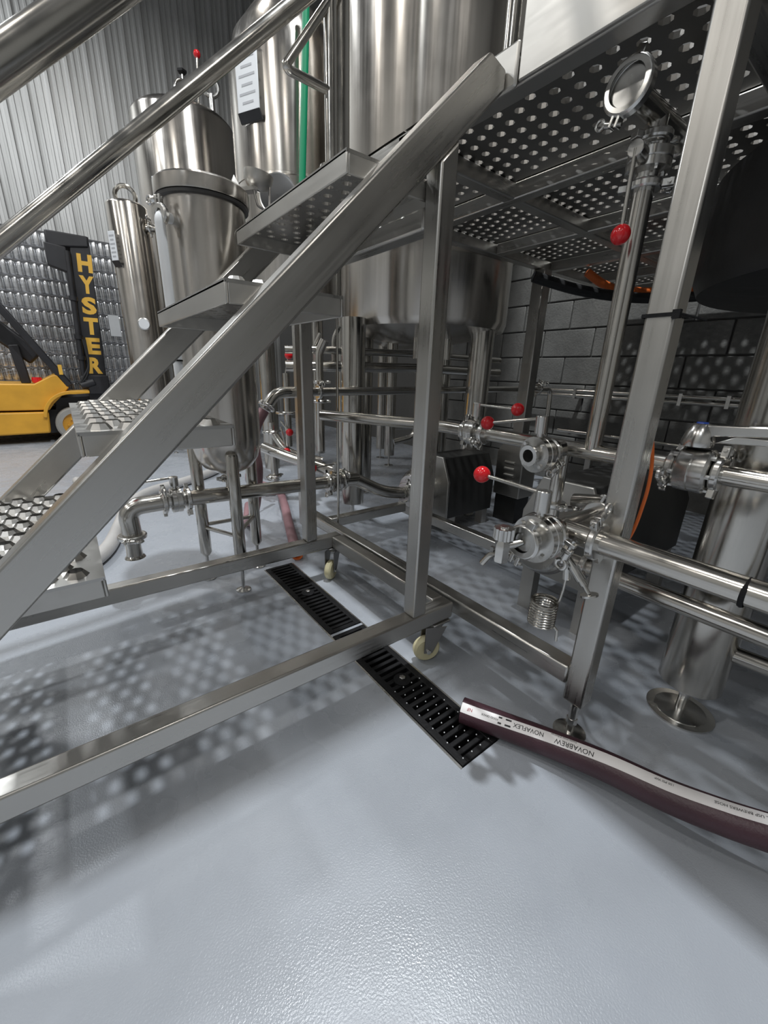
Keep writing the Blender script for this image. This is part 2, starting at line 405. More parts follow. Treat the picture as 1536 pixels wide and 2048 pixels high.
# ------------------------------------------------------------------ platform
pf = thing('work_platform', (2.2, 1.2, 0), 'stainless brewhouse platform on square posts with perforated floor panels', 'platform')
ZB, ZP = 1.667, 1.730
def post(x, y, w, zb, zt, foot=True):
    p = MB().box(x, x+w, y, y+w, zb, zt).build('post', 'steel_z', pf, bevel=.006)
    if foot:
        cx, cy = x+w/2, y+w/2
        MB().cyl((cx, cy, .006), (cx, cy, zb+.002), .0125).lathe([(.0155, .035), (.0155, .055)], (cx, cy, 0), n=6).lathe([(.046, 0), (.046, .004), (.015, .012)], (cx, cy, 0), n=28).build('levelling_foot', 'steel_cast', p)
post(1.0, .363, .057, .12, ZB); post(1.0, 2.08, .057, .12, ZB); post(2.58, 1.74, .085, .12, ZB); post(3.75, -.55, .055, .12, ZB); post(1.0, -1.15, .057, .12, ZB); post(3.75, 1.77, .055, .12, ZB)
MB().box(1.0, 1.057, .42, 2.08, .170, .228).build('base_rail', 'steel_y', pf, bevel=.006)
MB().box(1.0, 1.057, -1.09, .363, .170, .228).build('base_rail', 'steel_y', pf, bevel=.006) if False else None
MB().box(1.057, 1.60, 1.845, 1.90, .172, .226).build('base_rail', 'steel_x', pf, bevel=.006)
MB().box(1.70, 1.755, .80, 2.02, .10, .16).build('base_rail', 'steel_y', pf, bevel=.006)
XL = [1.0, 1.549, 2.124, 2.68, 3.22, 3.75]; YL = [-1.15, -.64, -.12, .40, 1.228, 1.77]; BW = .055
for i, x in enumerate(XL):
    MB().box(x, x+BW, YL[0]+BW, YL[-1], ZB, ZP-.007).build('frame_beam', 'steel_y', pf, bevel=.005)
for j, y in enumerate(YL):
    MB().box(XL[0], XL[-1]+BW, y, y+BW, ZB+.001, ZP-.0075).build('frame_beam', 'steel_x', pf, bevel=.005)
for i in range(5):
    for j in range(5):
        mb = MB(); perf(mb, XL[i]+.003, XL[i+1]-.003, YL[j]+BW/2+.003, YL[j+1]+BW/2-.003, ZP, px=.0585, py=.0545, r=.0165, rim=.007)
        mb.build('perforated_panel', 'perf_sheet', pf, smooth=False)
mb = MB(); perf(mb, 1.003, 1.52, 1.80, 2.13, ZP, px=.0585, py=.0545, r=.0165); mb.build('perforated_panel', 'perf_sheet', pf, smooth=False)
MB().box(1.0, 1.055, 1.826, 2.137, ZB, ZP-.007).build('frame_beam', 'steel_y', pf, bevel=.005); MB().box(1.0565, 1.52, 2.082, 2.137, ZB+.001, ZP-.0075).build('frame_beam', 'steel_x', pf, bevel=.005)
MB().box(.988, .999, -1.1, .812, ZB, 2.02).build('toe_board', 'steel_sheet', pf, bevel=.003)
# guard rails by the stair head
def rail_post(x, y, r, z1=3.1): MB().cyl((x, y, ZP), (x, y, z1), r).lathe([(r*1.9, 0), (r*1.9, .006)], (x, y, ZP+.006)).build('rail_post', 'steel_tube', pf)
rail_post(1.03, 1.70, .042); rail_post(.965, 1.648, .0235); rail_post(1.022, .873, .018); rail_post(1.075, .84, .018)
MB().tube(rnd([(1.02, 1.64, 2.29), (.785, 1.64, 1.975), (.80, 1.64, 1.966), (.965, 1.645, 1.966)], .03), .0145, 14).build('rail_return', 'steel_tube', pf)

# zip tie round the near post
z = MB(); a, b2 = .9975, 1.0595
for q in ((a-.002, a, .3605, .4225), (b2, b2+.002, .3605, .4225)): z.box(q[0], q[1], q[2], q[3], 1.126, 1.133)
z.box(a, b2, .358, .3605, 1.126, 1.133).box(a, b2, .4225, .425, 1.126, 1.133)
z.box(a-.007, a+.004, .352, .366, 1.121, 1.137).bar((a+.002, .355, 1.13), (a+.035, .318, 1.118), .007, .0025)
tag(z.build('cable_tie', 'black_plastic'), 'black plastic cable tie round the nearest platform post', 'cable tie')

# ------------------------------------------------------------------ sanitary fittings
def clamp(parent, p, axis, r, eye, wide=.020, k=1.0, name='clamp'):
    """hinged ring with hex bolt on one side and an eyed wing nut towards `eye`"""
    xf = frame(p, axis, eye); ro = r+.017*k; h = wide/2
    mb = MB(xf); mb.lathe([(r-.001, -h), (ro-.004, -h), (ro, -h+.005), (ro, h-.005), (ro-.004, h), (r-.001, h)], n=32, caps=False)
    mb.box(ro-.004, ro+.022*k, -.013*k, -.004*k, -h*.8, h*.8).box(ro-.004, ro+.022*k, .004*k, .013*k, -h*.8, h*.8)
    mb.box(-ro-.016*k, -ro+.004, -.011*k, .011*k, -h*.75, h*.75)
    c = mb.build(name, 'steel_cast', parent, bevel=.0015)
    w = MB(xf); w.cyl((ro+.012*k, -.020*k, 0), (ro+.012*k, .042*k, 0), .0045*k, 10)
    w.cyl((ro+.012*k, .013*k, 0), (ro+.012*k, .028*k, 0), .010*k, 12)
    w.torus((ro+.012*k, .046*k, 0), (0, 0, 1), .0115*k, .0045*k, 18, 8)
    w.build('wing_nut', 'steel_cast', c)
    return c
def valve(name_label, p, axis, stem, lever, r, L=.16, rb=.055, stemlen=.062, group='butterfly valves with red knobs', flat=False):
    p = V(p); axis = V(axis).normalized(); stem = V(stem).normalized(); lever = V(lever).normalized()
    t = thing('butterfly_valve', p, name_label, 'valve', group)
    xf = frame(p, axis, stem)
    b = MB(xf).lathe([(r*.80, -.044), (r*1.30, -.044), (r*1.30, -.038), (r*1.04, -.034), (r*1.08, -.024), (r*1.5, -.021), (rb, -.019), (rb, -.002), (rb*.965, 0), (rb, .002), (rb, .019), (r*1.5, .021), (r*1.08, .024), (r*1.04, .034), (r*1.30, .038), (r*1.30, .044), (r*.80, .044)], n=40, caps=False)
    b.lathe([(r*.80, -.044), (r*.80, .044)], n=32, caps=False).build('valve_body', 'steel_cast', t, angle=25)
    MB(xf).lathe([(r*.79, -.002), (r*.79, .002)], n=28).build('disc', 'gasket', t)
    for q in range(4):
        a = math.pi/4+q*math.pi/2; cx, cy = (rb-.011)*math.cos(a), (rb-.011)*math.sin(a)
        MB(xf).cyl((cx, cy, -.027), (cx, cy, .027), .006, 6).build('bolt', 'steel_cast', t)
    MB(xf).cyl((rb*.9, 0, 0), (rb+.012, 0, 0), .010, 14).lathe([(.018, 0), (.018, stemlen-.012), (.0165, stemlen-.010)], (rb+.010, 0, 0), (1, 0, 0), 24).build('stem', 'steel_cast', t)
    s0 = p+stem*(rb+.010+stemlen*.72); e = s0+lever*L
    lv = MB().cyl(s0, e, .0052, 12).build('lever', 'steel_tube', t)
    MB().ball(e+lever*.016, .0225, 24, 16).build('knob', 'red_plastic', lv)
    return t
PR = .0245
# process header running along the platform
hd = thing('process_pipe', (1.25, .6, .76), 'long stainless header pipe running past the pumps behind the nearest platform post', 'pipe')
MB().tube(rnd([(.985, 1.80, .797), (1.25, 1.27, .795), (1.25, 1.10, .793)], .12), PR, 18).build('tube', 'steel_tube', hd)
MB().tube([(1.25, 1.01, .793), (1.25, .36, .791)], PR, 18).build('tube', 'steel_tube', hd)
MB().tube([(1.25, .29, .789), (1.25, -.9, .786)], PR, 18).build('tube', 'steel_tube', hd)
MB().tube([(1.25, .675, .79), (1.185, .69, .782)], PR, 18).build('branch_tube', 'steel_tube', hd)
MB().tube([(1.25, .683, .775), (1.25, .683, .53)], PR*.92, 18).build('drop_tube', 'steel_tube', hd)
clamp(hd, (1.25, 1.10, .793), (0, 1, 0), PR, (.2, 0, 1)); clamp(hd, (1.25, 1.008, .793), (0, 1, 0), PR, (-.6, 0, -1))
clamp(hd, (1.188, .69, .782), (1, -.15, .05), PR, (0, -.7, -.6)); clamp(hd, (1.25, .683, .60), (0, 0, 1), PR*.92, (-.5, -1, 0))
clamp(hd, (1.25, .375, .791), (0, 1, 0), PR, (-.8, 0, -1), k=1.15); clamp(hd, (1.25, .275, .789), (0, 1, 0), PR, (.3, 0, 1), k=1.15)
valve('butterfly valve on the header pipe, lever pointing right to the rearmost red knob', (1.25, 1.055, .793), (0, 1, 0), (0, 0, 1), (0, -1, -.02), PR, L=.165, rb=.05)
valve('open-ended butterfly valve facing left off the header, lever with red knob pointing left', (1.135, .70, .777), (1, -.12, .05), (0, 0, 1), (-.18, 1, -.18), PR, L=.17)
# big valve with flat trigger handle at the right edge
bv = thing('trigger_valve', (1.25, .325, .79), 'large valve with flat steel squeeze handle and blue dot at the right edge', 'valve')
xf = frame((1.25, .325, .79), (0, 1, 0))
MB(xf).lathe([(.03, -.04), (.05, -.036), (.056, -.03), (.056, -.002), (.054, 0), (.056, .002), (.056, .03), (.05, .036), (.03, .04)], n=40).build('valve_body', 'steel_cast', bv, angle=25)
for q in range(6):
    a = q*math.pi/3+.4; MB(xf).cyl((.047*math.cos(a), .047*math.sin(a), -.045), (.047*math.cos(a), .047*math.sin(a), .045), .006, 6).build('bolt', 'steel_cast', bv)
MB().lathe([(.034, 0), (.036, .012), (.030, .035), (.022, .052), (.018, .056)], (1.25, .335, .85), n=26).build('handle_hub', 'steel_cast', bv)
h = MB().prism([(1.235, .34, .872), (1.235, .30, .878), (1.235, .05, .905), (1.235, -.12, .908), (1.235, -.12, .921), (1.235, .04, .922), (1.235, .30, .906), (1.235, .34, .905)], (.03, 0, 0)).build('handle', 'steel_cast', bv, bevel=.004)
MB().prism([(1.238, .30, .862), (1.238, .16, .872), (1.238, -.12, .862), (1.238, -.12, .873), (1.238, .16, .884), (1.238, .26, .884)], (.024, 0, 0)).build('trigger', 'steel_cast', bv, bevel=.003)
MB().lathe([(.013, 0), (.012, .003)], (1.25, .335, .906), n=20).build('cap_dot', 'blue_plastic', bv)

# riser with valve and capped tee
rs = thing('riser_pipe', (1.25, .592, .80), 'vertical stainless riser ending in a clamped tee under the platform', 'pipe')
MB().tube([(1.25, .592, .80), (1.25, .592, 1.462)], PR, 18).build('tube', 'steel_tube', rs)
clamp(rs, (1.25, .592, 1.462), (0, 0, 1), PR, (.4, -1, 0)); clamp(rs, (1.25, .592, 1.560), (0, 0, 1), PR, (.9, -.4, 0))
MB().tube([(1.25, .592, 1.56), (1.25, .592, 1.605)], PR, 18).tube([(1.10, .592, 1.605), (1.44, .592, 1.605)], PR, 18).build('tee', 'steel_tube', rs)
cp = clamp(rs, (1.094, .592, 1.605), (1, 0, 0), .0385, (0, .3, -1), k=.8, wide=.026, name='end_clamp')
MB().lathe([(.038, -.010), (.038, .0), (.035, .003), (.001, .0035)], (1.094, .592, 1.605), (-1, 0, 0), 40).build('end_cap', 'steel_spun', rs)
clamp(rs, (1.40, .592, 1.605), (1, 0, 0), PR, (0, 1, .3))
valve('butterfly valve high on the riser with its red knob hanging straight down', (1.25, .592, 1.511), (0, 0, 1), (-1, -.1, 0), (.02, 0, -1), PR, L=.155, rb=.05, stemlen=.05)

# lower transfer pipe, tee, valve, tap, pigtail
lp = thing('transfer_pipe', (.96, .2, .59), 'stainless pipe passing in front of the nearest platform post with a clamped tee', 'pipe')
LR = .0285
MB().tube([(.962, .395, .632), (.962, -.9, .625)], LR, 20).build('tube', 'steel_tube', lp)
MB().tube([(.962, .405, .632), (.962, .49, .633)], LR, 20).tube([(.905, .492, .633), (1.15, .492, .633)], LR, 20).build('tee', 'steel_tube', lp)
MB().tube(rnd([(1.155, .492, .633), (1.34, .492, .633), (1.34, .66, .60)], .08), LR, 20).build('tube', 'steel_tube', lp)
clamp(lp, (.962, .40, .632), (0, 1, 0), LR, (-.5, 0, 1), k=1.1); clamp(lp, (1.15, .492, .633), (1, 0, 0), LR, (0, -.3, 1)); clamp(lp, (.905, .493, .633), (1, 0, 0), LR, (0, -1, -.3), k=1.1)
MB().lathe([(LR+.001, -.0045), (LR+.003, 0), (LR+.001, .0045)], (.962, .118, .628), (0, 1, 0), 24, caps=False).build('tape_band', 'black_plastic', lp)
valve('butterfly valve in front of the nearest post, long lever with red knob pointing left', (.858, .497, .631), (1, -.02, 0), (0, 0, 1), (-.05, 1, .05), LR*.95, L=.165, rb=.058)
tp = thing('sample_tap', (.78, .51, .56), 'small chrome sample tap with fluted knob and bent spout clamped to a valve end', 'tap')
clamp(tp, (.805, .498, .632), (1, 0, 0), .026, (0, .3, -1), k=1.0)
MB().lathe([(.030, 0), (.030, .004), (.01, .006)], (.806, .498, .632), (-1, 0, 0), 28).cyl((.80, .499, .632), (.765, .52, .622), .009).build('cap', 'steel_cast', tp)
MB().lathe([(.015, 0), (.018, .004), (.018, .045), (.013, .055), (.012, .062)], (.76, .524, .583), n=6).build('tap_body', 'steel_cast', tp)
kb = MB(); n = 36; pr = [(.0245 if i % 3 else .0215) for i in range(n)]
kb.prism([(.76+pr[i]*math.cos(2*math.pi*i/n), .524+pr[i]*math.sin(2*math.pi*i/n), .642) for i in range(n)], (0, 0, .027)); kb.lathe([(.010, 0), (.009, .004)], (.76, .524, .669), n=16)
kb.build('tap_knob', 'steel_cast', tp)
MB().tube(rnd([(.76, .528, .598), (.76, .553, .592), (.755, .572, .560)], .012), .0075, 12).build('spout', 'steel_tube', tp)
MB().bar((.76, .549, .588), (.759, .549, .612), .008, .010, up=(0, 1, 0)).build('hose_tail_lug', 'steel_cast', tp)
pg = thing('sampling_coil', (.93, .47, .33), 'needle valve with coiled steel pigtail tube hanging under the tee', 'sampling coil')
MB().cyl((.945, .487, .612), (.93, .452, .578), .0065).cyl((.93, .466, .593), (.93, .395, .524), .0095).cyl((.93, .43, .558), (.93, .405, .533), .013, 12).cyl((.93, .448, .572), (.93, .441, .521), .0095).build('needle_valve', 'steel_cast', pg)
MB().cyl((.93, .398, .527), (.93, .380, .507), .0055).lathe([(.021, 0), (.021, .005)], (.93, .380, .507), (0, -.35, -.9), 24).build('valve_wheel', 'steel_cast', pg)
cx, cy, rc = .93, .487, .033; hel = []
turns, npt = 9, 24
for i in range(turns*npt+1):
    a = 2*math.pi*i/npt-1.2; hel.append((cx+rc*math.cos(a), cy+rc*math.sin(a), .438-.0078*i/npt))
e = hel[-1]
pth = [(.93, .442, .525), (.93, .443, .49), (.935, .450, .455), (.938, .455, .444)]+hel+[(e[0]+.004, e[1]-.01, e[2]-.01), (e[0]+.004, e[1]-.012, e[2]-.042)]
MB().tube(pth, .0036, 8).build('coil_tube', 'steel_tube', pg)

# lower pipes on the right
q = thing('return_pipe', (1.25, -.2, .38), 'thick lower stainless pipe crossing in front of the fat tank leg', 'pipe')
MB().tube([(1.25, .62, .426), (1.25, -.9, .42)], .027, 18).build('tube', 'steel_tube', q); clamp(q, (1.25, .54, .426), (0, 1, 0), .027, (0, 0, 1))

# ------------------------------------------------------------------ hoses and cords on the floor
def bez(P, n=60):
    P = [V(p) for p in P]; out = []
    for i in range(len(P)-1):
        p0 = P[max(i-1, 0)]; p1 = P[i]; p2 = P[i+1]; p3 = P[min(i+2, len(P)-1)]; k = max(4, n//(len(P)-1))
        for j in range(k):
            t = j/k; out.append(.5*((2*p1)+(p2-p0)*t+(2*p0-5*p1+4*p2-p3)*t*t+(3*p1-p0-3*p2+p3)*t**3))
    out.append(P[-1]); return out
HR = .037
hp = bez([(.792, .607, .044), (.847, .493, .046), (.896, .382, .052), (.935, .254, .068), (.957, .128, .088), (.98, .035, .108), (1.003, -.036, .125), (1.032, -.129, .15), (1.052, -.245, .19)], 80)
hs = thing('brewery_hose', (.95, .2, 0), 'dark burgundy rubber hose with a white printed stripe lying over the drain end', 'hose')
MB().tube(hp, HR, 24, caps=False).build('hose_tube', 'hose_burgundy', hs)
MB().tube([hp[0]+(hp[0]-hp[1]).normalized()*.001, hp[0], hp[1], hp[3]], [HR, HR*.72, HR*.70, HR*.70], 24, caps=False).build('hose_bore', 'black_rubber', hs)
LEN = [0]
for i in range(1, len(hp)): LEN.append(LEN[-1]+(hp[i]-hp[i-1]).length)
def on_hose(s_, a, rad):
    i = 0
    while i < len(hp)-2 and LEN[i+1] < s_: i += 1
    t = (s_-LEN[i])/max(1e-6, LEN[i+1]-LEN[i]); p = hp[i].lerp(hp[i+1], t); d = (hp[i+1]-hp[i]).normalized()
    a -= .75*max(0., s_-.05)/.9     # the hose twists along its length
    side = V((0, 0, 1)).cross(d).normalized(); up = d.cross(side)
    return p+(up*math.cos(a)-side*math.sin(a))*rad
A0, A1 = .22, .98     # stripe angle range from the crown towards the viewer
mb = MB(); ns = 90; vs_ = []; fs_ = []
for i in range(ns+1):
    for k in range(6): vs_.append(on_hose(LEN[-1]*i/ns, A0+(A1-A0)*k/5, HR+.0006))
for i in range(ns):
    for k in range(5): fs_.append((i*6+k, i*6+k+1, (i+1)*6+k+1, (i+1)*6+k))
stripe = mb.add(vs_, fs_).build('printed_stripe', 'hose_label', hs)
def hose_text(txt, s0, size, amid, mat='ink', name='lettering'):
    vs, fs = text_mesh(txt, size)
    if not vs: return
    mx = max(v.x for v in vs); my = max(v.y for v in vs)
    # written upside down for this viewer: text runs back towards the hose end
    pts = [on_hose(s0+(mx-v.x), amid+(v.y-my/2)/HR, HR+.0014) for v in vs]
    MB().add(pts, [f[::-1] for f in fs]).build(name, mat, stripe, smooth=False)
am = (A0+A1)/2
hose_text('NOVAFLEX', .150, .0165, am); hose_text('NOVABREW', .262, .0175, am+.10)
hose_text('Potable Water & Beverage', .25, .006, A0+.10); hose_text('FOOD GRADE', .060, .0075, am); hose_text('NF', .018, .013, am, 'ink_red')
hose_text('NO WALL USP BREWERS HOSE', .60, .009, am); hose_text('150 PSI WP', .49, .008, am-.1)
for s0, w_ in ((.108, .010), (.128, .016)):
    MB().add([on_hose(s0, A0+.12, HR+.0014), on_hose(s0+w_, A0+.12, HR+.0014), on_hose(s0+w_, A1-.12, HR+.0014), on_hose(s0, A1-.12, HR+.0014)], [(0, 1, 2, 3)]).build('printed_mark', 'ink', stripe, smooth=False)

h2 = thing('floor_hose', (1.06, 2.4, 0), 'dusty pink hose lying on the floor with its open end beside the drain', 'hose')
pp = bez([(.872, 1.905, .032), (.96, 2.16, .032), (1.06, 2.44, .032), (1.2, 2.83, .032), (1.30, 3.2, .032), (1.22, 3.6, .032), (1.35, 4.0, .032)], 40)
MB().tube(pp, .031, 18, caps=False).build('hose_tube', 'hose_pink', h2)
MB().tube([pp[0]+(pp[0]-pp[1]).normalized()*.002, pp[0], pp[2]], [.0315, .022, .022], 18, caps=False).build('hose_end', 'orange_rubber', h2)
h3 = MB().tube(bez([(-.35, 2.2, .04), (-.1, 2.33, .04), (.03, 2.52, .04), (.12, 2.86, .04), (.22, 3.3, .04), (.40, 3.62, .04), (.71, 3.83, .04), (1.07, 4.15, .04), (1.6, 4.9, .04)], 60), .038, 18).build('grey_hose', 'hose_grey')
tag(h3, 'pale grey hose curving across the floor behind the stairs', 'hose')
h4 = MB().tube(bez([(-.75, 2.5, .04), (-.4, 2.6, .04), (-.15, 2.78, .04), (-.05, 3.1, .04), (.02, 3.6, .04), (-.05, 4.3, .04)], 40), .036, 18).build('grey_hose', 'hose_grey')
tag(h4, 'second grey hose behind the first on the open floor', 'hose')
oc = MB().tube(bez([(1.235, .45, .815), (1.19, .42, .845), (1.13, .395, .865), (1.080, .364, .80), (1.074, .361, .72), (1.076, .376, .617), (1.12, .44, .5), (1.35, .56, .2), (1.5, .56, .012)], 60), .0042, 8).build('hanging_cable', 'orange_rubber')
tag(oc, 'thin orange cord hanging down behind the nearest platform post', 'cord')

# ------------------------------------------------------------------ filter vessel behind the stairs
vc = V((.545, 1.895, 0)); VR = .150
vf = thing('filter_vessel', (.545, 1.895, 0), 'slim stainless hop vessel on three legs standing behind the stair treads', 'vessel')
MB().lathe([(.012, .545), (.06, .55), (.105, .575), (.135, .62), (.148, .68), (VR, .72), (VR, 1.585)], vc, n=48).build('shell', 'tank_steel', vf)
MB().lathe([(VR-.004, 1.585), (.166, 1.588), (.168, 1.594), (.168, 1.632), (.16, 1.640), (.05, 1.66), (.001, 1.664)], vc, n=48).build('lid', 'tank_steel', vf)
MB().lathe([(.1505, 1.574), (.163, 1.576), (.163, 1.586), (.1505, 1.587)], vc, n=48, caps=False).build('gasket_ring', 'gasket', vf)
for (fx, fy), top in zip(((.518, 1.750), (.668, 1.955), (.418, 1.962)), (.655, .66, .66)):
    lg = MB().lathe([(.014, .125), (.0265, .145), (.0265, top-.01), (.022, top)], (fx, fy, 0), n=22).build('leg', 'steel_tube', vf)
    MB().cyl((fx, fy, .006), (fx, fy, .135), .0085).lathe([(.034, 0), (.034, .005), (.012, .014)], (fx, fy, 0), n=28).build('levelling_foot', 'steel_cast', lg)
for a, b2 in (((.518, 1.750, .29), (.668, 1.955, .29)), ((.668, 1.955, .285), (.418, 1.962, .285)), ((.418, 1.962, .275), (.518, 1.750, .275))):
    MB().cyl(a, b2, .0095, 12).build('brace', 'steel_tube', vf)
MB().cyl((.545, 1.895, .45), (.545, 1.895, .55), .021).build('outlet_tube', 'steel_tube', vf)
clamp(vf, (.545, 1.895, .52), (0, 0, 1), .022, (-1, -.3, 0))
# side sight pipe with clamp and lid hinge cup with wire bail
MB().tube(rnd([(.42, 1.84, 1.50), (.365, 1.80, 1.50), (.365, 1.80, .70)], .03), .017, 14).build('sight_pipe', 'paper', vf)
clamp(vf, (.372, 1.808, 1.50), (-.9, -.5, 0), .018, (0, 0, 1)); MB().lathe([(.019, 0), (.019, .006)], (.365, 1.80, 1.02)).build('pipe_band', 'black_plastic', vf)
MB().lathe([(.012, 0), (.040, .012), (.052, .030), (.056, .055), (.053, .056), (.046, .032), (.03, .018)], (.735, 1.83, 1.66), (.15, -.1, 1), 24, caps=False).build('hinge_cup', 'steel_sheet', vf)
MB().tube(rnd([(.715, 1.82, 1.672), (.722, 1.80, 1.60), (.765, 1.79, 1.585), (.775, 1.80, 1.672)], .01), .0045, 8).build('wire_bail', 'bracket_steel', vf)
MB().bar((.66, 1.85, 1.645), (.735, 1.83, 1.665), .05, .012).build('hinge_arm', 'steel_sheet', vf)
for s_ in (0, 1): MB().lathe([(.02, 0), (.001, .035)], (.63-.02*s_, 1.78, 1.636), n=4).build('lid_tab', 'steel_sheet', vf) if s_ == 0 else None
# outlet line: elbow spout on the left, feed to the pump on the right
ol = thing('outlet_pipe', (.6, 1.88, .23), 'stainless outlet pipe under the hop vessel with a downturned elbow spout', 'pipe')
MB().tube([(.345, 1.888, .448), (1.06, 1.884, .428)], .034, 20).build('tube', 'steel_tube', ol)
MB().tube(rnd([(.265, 1.888, .449), (.118, 1.888, .446), (.122, 1.888, .325)], .13, 10), .037, 20).build('elbow', 'steel_tube', ol)
MB().lathe([(.040, 0), (.038, .004), (.031, .012), (.029, .05), (.037, .095)], (.118, 1.888, .222), n=24, caps=False).build('spout', 'steel_tube', ol)
clamp(ol, (.121, 1.888, .318), (0, 0, 1), .038, (-.4, -1, 0)); clamp(ol, (.258, 1.888, .449), (1, 0, 0), .037, (0, -.2, 1)); clamp(ol, (.354, 1.888, .448), (1, 0, 0), .035, (0, -.3, -1))
clamp(ol, (1.060, 1.884, .428), (1, 0, 0), .035, (0, -.4, -1)); clamp(ol, (1.152, 1.884, .425), (1, 0, 0), .036, (0, -.4, 1))
MB().tube([(1.15, 1.884, .425), (1.25, 1.884, .42)], .036, 20).tube([(1.235, 1.884, .42), (1.02, 2.3, .50), (.95, 2.5, .53)], .034, 20).build('tee', 'steel_tube', ol)
MB().tube(rnd([(1.24, 1.884, .42), (1.44, 1.884, .315), (1.60, 1.884, .285)], .12), .037, 20).build('feed_elbow', 'steel_tube', ol)
valve('small butterfly valve above the elbow spout, lever pointing left behind the stair stringer', (.306, 1.888, .449), (1, 0, 0), (0, 0, 1), (-1, -.05, -.03), .032, L=.15, rb=.054, stemlen=.05)
valve('butterfly valve on the pump feed behind the far stair post, lever pointing left', (1.106, 1.884, .427), (1, 0, 0), (.15, -.1, 1), (-1, -.1, -.04), .032, L=.15, rb=.058, stemlen=.05)

# ------------------------------------------------------------------ tanks
def tank(name, label, c, r, zb, zt, legs, legr, mat='tank_steel', top=True, seams=(), dish=.10, dome=.295):
    t = thing(name, (c[0], c[1], 0), label, 'tank', 'stainless brewery tanks' if mat == 'tank_steel' else None)
    prof = [(.001, zb-dish), (r*.5, zb-dish*.75), (r*.85, zb-dish*.3), (r*.97, zb-.01), (r, zb+.035), (r, zt)]
    if top: prof += [(r*.985, zt+dome*.16), (r*.9, zt+dome*.44), (r*.6, zt+dome*.8), (r*.2, zt+dome*.98), (.001, zt+dome)]
    MB().lathe(prof, (c[0], c[1], 0), n=72).build('shell', mat, t)
    for z in seams: MB().lathe([(r, -.012), (r+.006, -.008), (r+.006, .008), (r, .012)], (c[0], c[1], z), n=72, caps=False).build('seam_band', mat, t)
    for lx, ly in legs:
        lg = MB().lathe([(legr*.6, .118), (legr, .12), (legr, zb+.02)], (lx, ly, 0), n=32).build('leg', 'steel_tube', t)
        MB().cyl((lx, ly, .006), (lx, ly, .13), legr*.17).lathe([(legr*.85, 0), (legr*.85, .008), (legr*.2, .014)], (lx, ly, 0), n=36).build('levelling_foot', 'steel_cast', lg)
    return t
t1 = tank('brew_kettle', 'large stainless kettle rising through the platform behind the stair top', (2.168, 2.42), .59, 1.30, 5.2,
          [(1.511, 2.331), (2.29, 1.95), (2.60, 2.62), (1.95, 2.86)], .078, top=False, seams=(1.93,))
MB().lathe([(.591, 1.745), (.625, 1.745), (.625, 1.76), (.591, 1.76)], (2.168, 2.42, 0), n=72, caps=False).build('platform_collar', 'steel_sheet', t1)
for a in (3.9, 4.6): MB().cyl((2.168+.3*math.cos(a), 2.42+.3*math.sin(a), 1.10), (2.168+.3*math.cos(a), 2.42+.3*math.sin(a), 1.24), .03).build('bottom_nozzle', 'steel_tube', t1)
t2 = tank('fermenter_tank', 'tall stainless tank with a data plate behind the hop vessel', (1.86, 3.80), .47, 1.55, 3.12, [(1.449, 3.628), (2.2, 3.55), (1.7, 4.2), (2.2, 4.1)], .068, seams=(2.4,), dome=.5)
def side_plate(t, c, r, ang, z0, z1, w_):
    a = ang; d = V((math.cos(a), math.sin(a), 0)); s_ = V((-d.y, d.x, 0)); p = V((c[0], c[1], 0))+d*(r+.03)
    pl = MB().prism([p-s_*w_/2+V((0, 0, z0)), p+s_*w_/2+V((0, 0, z0)), p+s_*w_/2+V((0, 0, z1)), p-s_*w_/2+V((0, 0, z1))], d*.008).build('data_plate', 'paper', t, bevel=.004)
    MB().prism([p-s_*w_/2+V((0, 0, z0)), p+s_*w_/2+V((0, 0, z0)), p+s_*w_/2+V((0, 0, z0-.05))-d*.03, p-s_*w_/2+V((0, 0, z0-.05))-d*.03], d*.012).build('plate_bracket', 'dark_paint', t)
    for k in range(6):
        zz = z0+(z1-z0)*(.12+.14*k); ww = w_*(.72 if k % 2 else .5)
        MB().prism([p-s_*ww/2+V((0, 0, zz)), p+s_*ww/2+V((0, 0, zz)), p+s_*ww/2+V((0, 0, zz+.014)), p-s_*ww/2+V((0, 0, zz+.014))], d*.0095).build('plate_print', 'plate_print', pl)
side_plate(t2, (1.86, 3.80), .47, R(207), 2.76, 3.12, .20)
# manway on the tank's side
d = V((-.62, -.78, .05)); p = V((1.86, 3.80, 2.22))+V((-.62, -.78, 0))*.46
MB().lathe([(.13, -.05), (.12, .05), (.125, .10), (.14, .11)], p, d, 32, caps=False).build('manway_neck', 'steel_sheet', t2)
MB().lathe([(.001, .118), (.12, .112), (.135, .105)], p, d, 32, caps=False).build('manway_hatch', 'gasket', t2)
t3 = tank('bright_tank', 'wide stainless tank with a red-knobbed lever on its dome beside the cladding wall', (1.66, 6.25), .56, 1.2, 3.66, [(1.3, 5.95), (2.0, 5.95), (1.35, 6.6), (2.0, 6.6)], .05, dish=.12, dome=.16)
side_plate(t3, (1.66, 6.25), .56, R(222), 2.60, 2.98, .14)
MB().cyl((1.62, 5.95, 3.80), (1.62, 5.95, 4.02), .012).tube(arc((1.62, 5.95, 3.88), .09, 0, math.pi, 10, (1, 0, 0), (0, 0, 1)), .014).build('manway_clamp', 'steel_tube', t3)
MB().lathe([(.02, 0), (.05, .015), (.05, .035), (.02, .05)], (1.62, 5.95, 4.02), n=5).build('clamp_knob', 'black_plastic', t3)
lv = MB().cyl((1.72, 5.80, 3.72), (1.74, 5.76, 4.12), .012).build('lever', 'steel_tube', t3); MB().ball((1.74, 5.76, 4.15), .036).build('knob', 'red_plastic', lv)
MB().torus((1.90, 5.9, 3.98), (.4, 1, 0), .08, .022).cyl((1.90, 5.9, 3.76), (1.90, 5.9, 3.92), .03).build('pressure_valve', 'steel_cast', t3)
